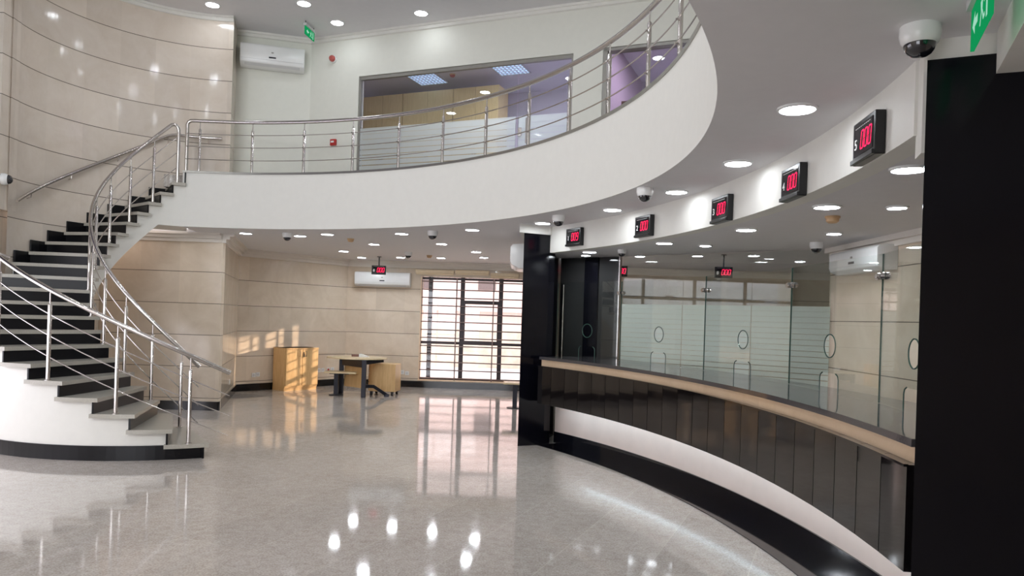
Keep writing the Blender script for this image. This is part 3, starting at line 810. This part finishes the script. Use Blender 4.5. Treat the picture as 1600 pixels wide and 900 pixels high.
for (x, y), lab, r in zip([(921.5, 393), (1038, 379), (1166, 358), (1292, 322), (1420, 263), (912, 400.5), (1102, 383), (1303, 364), (1402, 323)],
        ['below queue display 1', 'below queue display 2', 'right of and below queue display 3', 'right of and below queue display 4', 'partly hidden at the right black column', 'small, close above the dark door panels', 'small, above the middle glass screen', 'small, behind the smoke detector', 'small, nearest the right black column'],
        [.096]*5+[.074]*4):
    p = at_z(x, y, ZF)
    if x == 912: p = Vector((.93, 9.55, ZF))
    down('lit downlight in teller soffit, '+lab, p, r, g3)
for (x, y), lab in zip([(332, 7), (475, 5), (527, 35), (658, 20)], ['leftmost, above the curved marble wall', 'left of the green exit sign', 'right of the green exit sign', 'rightmost, above the office glass']):
    down('lit downlight on high atrium ceiling, '+lab, at_z(x, y, ZU), .108, g4, 'led_soft')
for x, y in ((-4.9, 8.0), (-3.2, 8.6), (-1.3, 8.2), (-4.6, 5.4), (-2.4, 5.4), (-.6, 5.6), (-4.2, 2.8), (-2.0, 2.8), (.6, 8.2)):  # extra downlights added out of view to light the atrium
    down('lit round downlight added unseen over the hall for light, showing only in reflections', Vector((x, y, ZU)), .108, 'added downlights over the open hall')

# troffers in the office
for (x, y), lab in zip([(668, 123), (797, 107)], ['left bluish louvred ceiling light behind the office glass', 'right bluish louvred ceiling light above the office glass door']):
    p = at_z(x, y, ZU-.04)
    root = thing('louvre_light', lab, 'ceiling light', (p.x, p.y, ZU-.03), math.atan2(T.y, T.x), 'office ceiling lights')
    mb = MB()
    for e_ in (-.29, .29): mb.box((e_, 0, -.015), (.02, .60, .03)); mb.box((0, e_, -.015), (.60, .02, .03))
    mb.build('frame', M['plastic2'], root)
    MB().box((0, 0, -.006), (.57, .57, .006)).build('lamp_panel', M['louver'], root)
    mb = MB()
    for k in range(-3, 4):
        mb.box((k*.075, 0, -.02), (.012, .57, .022))
        if abs(k) < 3: mb.box((0, k*.1, -.02), (.57, .008, .022))
    mb.build('louvre', M['lav'], root)
lamp('office_fill', 'AREA', (up(3.5, 1.0)[0], up(3.5, 1.0)[1], ZU-.09), 85, (.86, .88, 1.0), (0, 0, -1), (.55, .55))  # added area lamp away from the troffers, brightens the office
lamp('meeting_room_fill', 'AREA', (up(5.9, 1.6)[0], up(5.9, 1.6)[1], ZU-.09), 32, (.93, .84, 1.0), (0, 0, -1), (.55, .55))  # added lamp without a fixture, brightens the mauve room

# ------------------------------------------------------------------ CAMERAS, DETECTORS
def dome_cam(label, p, s, tilt=None):
    root = thing('dome_camera', label, 'security camera', p, 0, 'dome cameras')
    MB().lathe([(.072*s, 0), (.074*s, -.035*s), (.066*s, -.062*s), (.058*s, -.07*s)], 24).build('base', M['plastic'], root, True)
    MB().lathe([(.058*s, -.066*s)]+[(.058*s*math.cos(a), -.07*s-.05*s*math.sin(a)) for a in (.2, .5, .8, 1.1, 1.35)]+[(.0, -.12*s)], 20).build('dome', M['dome'], root, True)
    return root
def on_ceiling(x, y, z): return at_z(x, y, z)
dome_cam('large white dome camera on the soffit beside the right black column', at_z(1438, 42, ZS), 1.0)
dome_cam('white dome camera on the soffit above queue display 2', at_z(1008, 294, ZS), 1.0)
dome_cam('small white dome camera on the soffit above queue display 1', at_z(873, 337, ZS), 1.0)
dome_cam('white dome camera on the soffit between the middle downlights', at_z(676, 361, ZS), 1.0)
dome_cam('leftmost ceiling dome camera, on the soffit near the stairs', at_z(449, 364, ZS), 1.0)
dome_cam('small dome camera beside the hanging display in the back hall', at_z(638, 394, ZS), 1.0)
dome_cam('dome camera at the teller ceiling corner above the screens', at_z(1276, 379, ZF), .9)
dome_cam('black-lensed dome camera half hidden at the dark door panels', at_z(972, 390, ZF), .7)
root = dome_cam('white dome camera mounted on the left marble pier', (-6.335, 9.06, 3.11), 1.0); root.rotation_euler = (0, -PI/2-.0, .35)
def detector(label, p, m, grp='smoke detectors'):
    root = thing('smoke_detector', label, 'smoke detector', p, 0, grp)
    MB().lathe([(.055, 0), (.055, -.012), (.048, -.02)], 20).build('base', M['beigeplastic'], root, True)
    MB().lathe([(.048, -.018), (.046, -.04), (.03, -.052), (0, -.054)], 20).build('sensor_head', m, root, True)
detector('yellowed smoke detector on the soffit between two downlights in mid hall', at_z(548, 373, ZS), M['beigeplastic'])
detector('orange smoke detector on the back hall ceiling above the window', at_z(671, 399, ZS), M['beigeplastic'])
detector('orange smoke detector on the teller ceiling beside the downlights', at_z(1301, 338, ZF), M['beigeplastic'])
detector('pinkish smoke detector on the office ceiling behind the glass', at_z(707, 116, ZU-.03), M['pinkred'])
# red beacon and call point on the upstairs wall
p = at_wall(522, 93, up(0), up(7)); 
root = thing('alarm_beacon', 'red round alarm beacon on the white wall beside the exit sign', 'alarm', (p.x, p.y, p.z), math.atan2(T.y, T.x))
b = MB().lathe([(.06, 0), (.06, .03), (.05, .04)], 20).build('base', M['plastic'], root, True); b.rotation_euler = (PI/2, 0, 0)
b = MB().lathe([(.052, .035), (.05, .07), (.035, .095), (0, .105)], 20).build('lens', M['pinkred'], root, True); b.rotation_euler = (PI/2, 0, 0)
p = at_wall(522, 223, up(0), up(7))
root = thing('fire_call_point', 'small red fire call point on the white wall behind the balcony railing', 'fire alarm', (p.x, p.y, p.z), math.atan2(T.y, T.x))
MB().box((0, -.022, 0), (.105, .044, .105)).build('housing', M['red'], root, bevel=.008)
MB().box((-.004, -.046, .008), (.058, .004, .030)).build('window_plate', M['plastic'], root)

# exit signs
def exit_sign(label, a, b_, zt, zb, ztop):
    a, b_ = Vector(a), Vector(b_); d = b_-a; L = d.length; h = zt-zb
    root = thing('exit_sign', label, 'exit sign', (a.x, a.y, zb), math.atan2(d.y, d.x), 'exit signs')
    MB().box((L/2, 0, h/2), (L, .012, h)).build('panel', M['exit'], root)
    MB().box((L/2, 0, h+.02), (L*1.02, .045, .04)).build('housing', M['plastic2'], root)
    mb = MB()
    for x in (L*.06, L*.94): mb.tube([(x, 0, h+.03), (x, 0, ztop-zb)], .006, 8)
    mb.build('hanger', M['darkplastic'], root)
    for y in (-.0068, .0068):
        m = MB(); u = h
        def poly(pts): m.add([(L*.5+px*u, y, h*.5+pz*u) for px, pz in pts], [tuple(range(len(pts)))])
        poly([(-.95, .0), (-.6, .28), (-.6, .1), (-.25, .1), (-.25, -.1), (-.6, -.1), (-.6, -.28)])
        poly([(.25, .36), (.36, .38), (.40, .28), (.29, .25)])                                   # figure: head
        poly([(.12, .18), (.40, .22), (.36, -.05), (.18, -.06)])                                 # torso
        poly([(.18, -.05), (.28, -.05), (.14, -.36), (.02, -.34)])
        poly([(.27, -.05), (.37, -.05), (.52, -.24), (.66, -.22), (.66, -.32), (.46, -.34)])
        poly([(.38, .2), (.56, .02), (.62, .08), (.42, .24)])
        poly([(.80, -.42), (.98, -.42), (.98, .42), (.70, .42), (.70, .36), (.80, .36)])
        m.build('pictogram', M['exitwhite'], root)
e1, e2_ = at_z(1519, 81, 2.60), at_z(1549.5, 21, 2.60)
exit_sign('large glowing green exit sign hanging close by at the top right', (e1.x, e1.y), (e2_.x, e2_.y), 2.745, 2.60, ZS)
exit_sign('small green exit sign hanging from the high ceiling near the upstairs air conditioner', (-3.38, 11.5), (-3.327, 11.84), 6.07, 5.94, ZU)

# ------------------------------------------------------------------ AIR CONDITIONERS
def air_con(label, loc, rz, L=1.05, Hh=.31, D=.22):
    root = thing('air_conditioner', label, 'air conditioner', loc, rz, 'wall air conditioners')
    prof = [(0, 0), (0, Hh), (-D*.55, Hh), (-D*.9, Hh*.97), (-D, Hh*.86), (-D, Hh*.30), (-D*.93, Hh*.14), (-D*.6, .0)]
    n = len(prof); P = [(s_*L/2, y, z) for s_ in (-1, 1) for y, z in prof]
    MB().add(P, [tuple(range(n)), tuple(reversed(range(n, 2*n)))]+[(i, (i+1) % n, n+(i+1) % n, n+i) for i in range(n)]).build('casing', M['plastic'], root, bevel=.012, smooth=True)
    mb = MB().box((0, -D*.80, Hh*.085), (L*.86, .008, .055), 0, R(48)); mb.build('louvre_flap', M['plastic2'], root, bevel=.002)
    MB().box((0, -D-.002, Hh*.285), (L*.97, .006, .005)).build('panel_seam', M['plastic2'], root)
    MB().box((0, -D-.002, Hh*.40), (.11, .006, .022)).build('display_strip', M['metalblack'], root)
    MB().box((0, -D-.002, Hh*.62), (.035, .006, .02)).build('badge', M['alu'], root)
    return root
pl, pr = at_wall(375, 110, (-4.62, 12.0), up(0)), at_wall(477, 114, (-4.62, 12.0), up(0))
mid = (pl+pr)/2; dv = Vector(up(0))-Vector((-4.62, 12.0))
air_con('white wall air conditioner upstairs beside the curved marble wall', (mid.x+.004, mid.y-.012, (pl.z+pr.z)/2), math.atan2(dv.y, dv.x), (pr-pl).length*.97, .36, .24)
pm = at_wall(600, 448, (-3.69, Cy(-3.69)), (0, Cy(0)))
air_con('white wall air conditioner on the back wall behind the hanging display', (pm.x, pm.y-.012, 2.20), -.04, 1.22, .32, .22)
air_con('white air conditioner seen end-on behind the left black column', (.25, 10.25, 2.27), -PI/2, .85, .33, .30)
air_con('white wall air conditioner on the right wall behind the teller glass', (XR, 7.05, 2.14), -PI/2, 1.0, .23, .19)

# ------------------------------------------------------------------ WINDOW 1
mb = MB()
wy = lambda x: Cy(x)
for x in (wx0+.20, -1.12, -.26, .58, wx1-.04): mb.box((x, wy(x)+.21, (wz0+wz1)/2), (.095, .06, wz1-wz0))
mb.box(((wx0+wx1)/2, wy(-.3)+.21, 1.0), (wx1-wx0, .055, .06)); mb.box(((wx0+wx1)/2, wy(-.3)+.21, wz1-.03), (wx1-wx0, .055, .05)); mb.box(((wx0+wx1)/2, wy(-.3)+.21, wz0+.03), (wx1-wx0, .055, .06))
mb.box((-.69, wy(-.3)+.205, 1.92), (.86, .06, .08)); mb.box((-1.48, wy(-1.5)+.21, 2.0), (.72, .04, .035))
mb.box((-1.08, wy(-1)+.2, 1.46), (.06, .06, .9)); mb.box((-.30, wy(-.3)+.2, 1.46), (.06, .06, .9)); mb.box((-.69, wy(-.7)+.2, 1.03), (.86, .06, .06))
struct(mb, 'window_1', M['mull'])
g = MB().box(((wx0+wx1)/2, wy(-.3)+.225, (wz0+wz1)/2), (wx1-wx0, .006, wz1-wz0)).build('pane', M['glasswin']); g.parent = bpy.data.objects['window_1']
mb = MB()
mb.box((wx0+.012, wy(wx0)+.1, (wz0+wz1)/2), (.024, .24, wz1-wz0)); mb.box((wx1-.012, wy(wx1)+.1, (wz0+wz1)/2), (.024, .24, wz1-wz0))
mb.box(((wx0+wx1)/2, wy(-.3)+.08, wz0+.008), (wx1-wx0, .27, .016))
struct(mb, 'trim_10', M['jamb'])
root = thing('window_grille', 'brown steel security grille of horizontal bars across the back hall window', 'window grille', (0, wy(-.3)-.005, 0), -.04)
ox = -.0
MB().box((wx0+.02, 0, (wz0+wz1)/2), (.03, .025, wz1-wz0-.02)).build('upright', M['brown'], root)
for x in (-1.24, -.42, .40, wx1-.02): MB().box((x, 0, (wz0+wz1)/2), (.026, .025, wz1-wz0-.02)).build('upright', M['brown'], root)
zb = [wz0+.06+.178*i for i in range(13)]
for z in zb: MB().tube([(wx0+.02, -.018, z), (wx1-.02, -.018, z)], .0125, 8).build('bar', M['brown'], root, True)
# roller blind cassettes
for x0, x1, y, lab in ((650, 711, 411, 'left beige roller blind cassette above the barred window, hanging lowest'), (712, 766, 412, 'middle beige roller blind cassette above the barred window'), (767, 812, 416, 'right beige roller blind cassette above the window beside the column')):
    a, b_ = at_wall(x0, y, (-3.69, Cy(-3.69)), (0, Cy(0))), at_wall(x1, y, (-3.69, Cy(-3.69)), (0, Cy(0)))
    zc = 2.62 if x0 == 650 else (2.635 if x0 == 712 else 2.59)
    root = thing('roller_blind', lab, 'roller blind', ((a.x+b_.x)/2, (a.y+b_.y)/2, zc-.05), -.04, 'window roller blinds')
    L = b_.x-a.x-.01
    MB().box((0, -.05, .0), (L, .10, .07)).build('cassette', M['blind'], root, bevel=.012)
    MB().box((0, -.045, -.05), (L*.97, .022, .04)).build('bottom_bar', M['blind'], root, bevel=.006)
# ------------------------------------------------------------------ OUTSIDE
o = MB().prism([(-30, 16.9), (40, 16.9), (40, 60), (-30, 60)], -.5, -.25); struct(o, 'floor_street', M['road'])
root = thing('building', 'pale pink building across the street outside the barred window', 'building', (1, 34, -.25))
MB().box((-2, 3, 4.5), (26, 6, 9.0)).build('facade', M['facade'], root)
for x in (-8, -5.2, -2.2, .6, 3.4): 
    MB().box((x, -.02, 3.6), (.8, .08, 1.0)).build('window', M['facade2'], root)
MB().box((-2, -.2, 2.2), (26, .4, .2)).build('ledge', M['facade'], root)
root = tag(MB().box((0, 27, .45), (30, .4, 1.4)).build('boundary_wall', M['rubble']), 'low rough stone wall across the street outside the window', 'wall')

# ------------------------------------------------------------------ OFFICE GLASS AND CABINETS
root = thing('office_glazing', 'glass office front upstairs with frosted striped lower half', 'glass wall', (P0.x, P0.y, 0), math.atan2(T.y, T.x))
MB().box((2.33, .05, (5.42+ZT)/2), (2.76, .012, 5.42-ZT)).build('pane', M['glassup'], root)
MB().add([(.97, .04, ZT-.02), (3.70, .04, ZT-.02), (3.70, .04, 4.60), (.97, .04, 4.60)], [(0, 1, 2, 3)]).build('frosted_film', M['filmup'], root)
MB().box((2.76, .05, 5.41), (3.62, .06, .05)).build('head_channel', M['jambgrey'], root)
MB().box((.965, .05, (5.42+ZT)/2), (.03, .06, 5.42-ZT)).build('jamb', M['jambgrey'], root)
MB().box((4.565, .05, (5.42+ZT)/2), (.03, .06, 5.42-ZT)).build('jamb', M['jambgrey'], root)
root = thing('glass_door', 'frameless glass office door upstairs with steel pull handle', 'door', (P0.x, P0.y, 0), math.atan2(T.y, T.x))
MB().box((4.14, .05, (5.37+ZT)/2), (.82, .012, 5.37-ZT)).build('pane', M['glassup'], root)
MB().add([(3.75, .04, ZT-.02), (4.53, .04, ZT-.02), (4.53, .04, 4.60), (3.75, .04, 4.60)], [(0, 1, 2, 3)]).build('frosted_film', M['filmup'], root)
mb = MB().tube([(3.90, .04, 4.18), (3.90, -.03, 4.18), (3.90, -.03, 4.55), (3.90, .04, 4.55)], .012, 8); mb.build('pull_handle', M['steel'], root, True)
MB().box((3.77, .045, 4.37), (.06, .03, .12)).build('lock', M['steel'], root, bevel=.004)
root = thing('meeting_room_glazing', 'glazed mauve room opening upstairs at the right end of the balcony', 'glass wall', (P0.x, P0.y, 0), math.atan2(T.y, T.x))
MB().box((5.71, .10, (5.45+ZT)/2), (1.3, .012, 5.45-ZT)).build('pane', M['glassup'], root)
MB().box((5.055, .075, (5.45+ZT)/2), (.06, .15, 5.45-ZT)).build('jamb', M['jambgrey'], root)
MB().box((5.71, .075, 5.44), (1.36, .15, .04)).build('head_channel', M['jambgrey'], root)
cd = 2.45
cx = [568, 630, 710, 780]
def s_of(x, y): 
    q = at_wall(x, y, up(0, cd), up(5, cd)); return (Vector((q.x, q.y))-P0).dot(T)
ss = [s_of(568, 146), s_of(630, 138), s_of(709, 129), s_of(780, 119)]
for i in range(3):
    s0, s1 = ss[i], ss[i+1]; q = up((s0+s1)/2, cd)
    root = thing('tall_cabinet', ['left', 'middle', 'right'][i]+' tall pale oak cabinet in the office behind the upstairs glass', 'cabinet', (q[0], q[1], ZT-.02), math.atan2(T.y, T.x), 'office cabinets')
    L = s1-s0-.012; hh = 2.40
    MB().box((0, .25, hh/2), (L, .46, hh)).build('carcass', M['woodup'], root)
    for e_ in (-1, 1):
        dr = MB().box((e_*L/4, .01, hh/2+.03), (L/2-.006, .02, hh-.08)).build('door', M['woodup'], root)
        MB().box((e_*.03, -.012, 1.1), (.012, .024, .14)).build('handle', M['steel'], dr)
q = at_wall(985, 160, up(4, 1.6), up(8, 1.6))
root = thing('cupboard', 'brown wooden cupboard in the mauve room upstairs', 'cupboard', (q.x, q.y, ZT-.02), math.atan2(T.y, T.x))
MB().box((.1, .2, (q.z+.02-ZT+.03)/2), (.5, .4, q.z+.02-ZT+.03)).build('carcass', M['brownwood'], root)
MB().box((.1, -.01, (q.z-ZT)/2+.03), (.46, .02, q.z-ZT-.06)).build('door', M['brownwood'], root)

# ------------------------------------------------------------------ FURNITURE
bd = Vector((.617, .787)); bn = Vector((.787, -.617))
F0 = Vector((-4.47, 14.62)); Lc, Dc, Hc = .78, .42, .86
root = thing('wooden_cabinet', 'low beech cabinet with two doors against the side wall of the back hall', 'cabinet', (F0.x, F0.y, 0), math.atan2(bd.y, bd.x))
mb = MB().box((Lc/2, Dc/2, Hc/2+.03), (Lc, Dc-.02, Hc-.06)); mb.build('carcass', M['wood'], root)
MB().box((Lc/2, Dc/2+.01, .04), (Lc-.0, Dc-.03, .08)).build('plinth', M['wood'], root)
MB().box((Lc/2, Dc/2-.012, Hc-.012), (Lc+.012, Dc+.02, .024)).build('top', M['wood'], root, bevel=.003)
for i in (0, 1):
    x0 = .01+i*(Lc/2); dr = MB().box((x0+Lc/4-.005, -.002, Hc/2+.035), (Lc/2-.012, .02, Hc-.13)).build('door', M['wood'], root, bevel=.002)
    hx = Lc/2-.07 if i == 0 else Lc/2+.075
    MB().tube([(hx, -.012, Hc-.17), (hx, -.045, Hc-.17), (hx, -.045, Hc-.07), (hx, -.012, Hc-.07)], .006, 8).build('handle', M['steel' if i == 0 else 'metalblack'], dr, True)
MB().tube([(Lc/2+.03, -.012, Hc-.10), (Lc/2+.03, -.02, Hc-.10)], .012, 10).build('lock', M['metalblack'], root, True)
MB().box((Lc/2+.03, -.026, Hc-.15), (.022, .004, .07)).build('key', M['metalblack'], root)

# table with rounded top
tc_ = at_z(577, 612.5, 0); tc_ = Vector((-2.98, 14.36, 0))
root = thing('office_table', 'small round-ended beech table on dark steel legs near the back wall', 'table', (tc_.x, tc_.y, 0), .0)
pts = [(.60*math.cos(t)*(1 if math.cos(t) < 0 else .95)-.0, .42*math.sin(t)) for t in [2*PI*i/48 for i in range(48)]]
MB().prism(pts, .715, .745).build('tabletop', M['woodtop'], root, bevel=.006)
for px, py in ((.20, -.36), (-.36, .22)):
    MB().box((px, py, .358), (.085, .06, .715)).build('leg', M['metalblack'], root, bevel=.006)
mb = MB(); mb.bar((-.36, .22, .64), (.20, -.36, .64), .03, .15); mb.bar((.20, -.36, .66), (.50, -.02, .70), .03, .08)
mb.build('apron', M['metalblack'], root)
mb = MB(); mb.bar((.22, -.35, .215), (.36, -.20, .20), .05, .06); mb.bar((.36, -.20, .20), (.60, -.10, .03), .05, .06); mb.box((.60, -.10, .025), (.09, .07, .05))
mb.build('brace', M['metalblack'], root)
MB().bar((-.30, .24, .40), (.18, -.16, .40), .02, .50).build('modesty_panel', M['wood'], root)
# mobile pedestal
pc = Vector((-2.42, 14.62))
root = thing('mobile_pedestal', 'beech pedestal on black castors standing behind the round-ended table', 'pedestal', (pc.x, pc.y, 0), -.12)
MB().box((-.06, .0, .35), (.52, .42, .54)).build('carcass', M['wood'], root, bevel=.004)
for i in range(3): 
    dr = MB().box((-.33, 0, .17+.18*i), (.02, .40, .165)).build('drawer', M['wood'], root)
    MB().box((-.345, 0, .20+.18*i), (.02, .12, .012)).build('handle', M['metalblack'], dr)
for x, y in ((-.28, -.17), (.14, -.17), (-.28, .17), (.14, .17)):
    mb = MB().tube([(x-.02, y, .032), (x+.02, y, .032)], .032, 12); mb.box((x, y, .065), (.05, .05, .03)); mb.build('castor', M['darkplastic'], root, True)
# benches
def bench(label, p, rz, L=.62):
    root = thing('bench', label, 'bench', p, rz, 'low benches')
    MB().box((0, 0, .445), (L, .36, .03)).build('seat', M['woodtop'], root, bevel=.006)
    MB().box((-.10, 0, .22), (.08, .08, .43)).build('post', M['metalblack'], root)
    MB().lathe([(.14, 0), (.14, .012), (.04, .02)], 24, (-.10, 0, 0)).build('base_plate', M['metalblack'], root, True)
    MB().box((-.05, 0, .42), (L*.6, .05, .03)).build('seat_bearer', M['metalblack'], root)
b1 = at_z(525, 617, 0)
bench('low beech bench on a steel post at the left of the round-ended table', (b1.x+.10, b1.y, 0), 0)
b2 = at_z(803, 637.5, 0)
bench('low bench on a steel post half hidden by the left black column', (b2.x+.11, b2.y, 0), 0)
root = thing('stationery_box', 'small white and brown box lying on the round-ended table', 'box', (tc_.x-.0, tc_.y+.12, .746), .1)
MB().box((-.07, 0, .024), (.15, .10, .045)).build('brown_lid', M['brownwood'], root, bevel=.006)
MB().add([(0, -.06, 0), (.20, -.06, 0), (.20, .06, 0), (0, .06, 0), (0, -.06, .06), (.03, -.06, .06), (0, .06, .06), (.03, .06, .06)],
         [(0, 1, 2, 3), (0, 4, 5, 1), (3, 2, 7, 6), (1, 5, 7, 2), (4, 6, 7, 5), (0, 3, 6, 4)]).build('white_wedge', M['plastic'], root)

# sockets ------------------------------------------------------------
def socket(label, px, py, wl, red=False):
    p = at_wall(px, py, *wl); d = Vector((wl[1][0]-wl[0][0], wl[1][1]-wl[0][1]))
    root = thing('wall_socket', label, 'wall socket', (p.x, p.y, p.z), math.atan2(d.y, d.x), 'wall sockets')
    MB().box((0, -.006, 0), (.086, .012, .086)).build('plate', M['plastic'], root, bevel=.003)
    MB().tube([(0, -.012, 0), (0, -.0145, 0)], .026, 16).build('insert', M['red' if red else 'plastic2'], root)
wB, wC_, wN = (N_wall, B_wall), ((-3.69, Cy(-3.69)), (5, Cy(5))), (A_wall, N_wall)
for x, y, wl, lab, rd in ((396, 586, wB, 'white wall socket left of the beech cabinet, farther from it', 0), (402.5, 585, wB, 'white wall socket left of the beech cabinet, nearer to it', 0), (358, 597, wN, 'white wall socket on the recess wall behind the stairs', 0),
        (498, 578.5, wB, 'white wall socket just right of the beech cabinet', 0), (504, 578, wB, 'second white wall socket right of the beech cabinet', 0), (512.5, 577.5, wB, 'white wall socket with red insert beside the bench', 1), (519, 577, wB, 'rightmost white wall socket of four behind the bench', 0),
        (621, 581, wC_, 'white wall socket with red insert on the back wall beside the pedestal', 1), (628.5, 581.5, wC_, 'middle white wall socket on the back wall left of the window', 0), (636, 583, wC_, 'low white wall socket nearest the barred window', 0)):
    socket(lab, x, y, wl, rd)
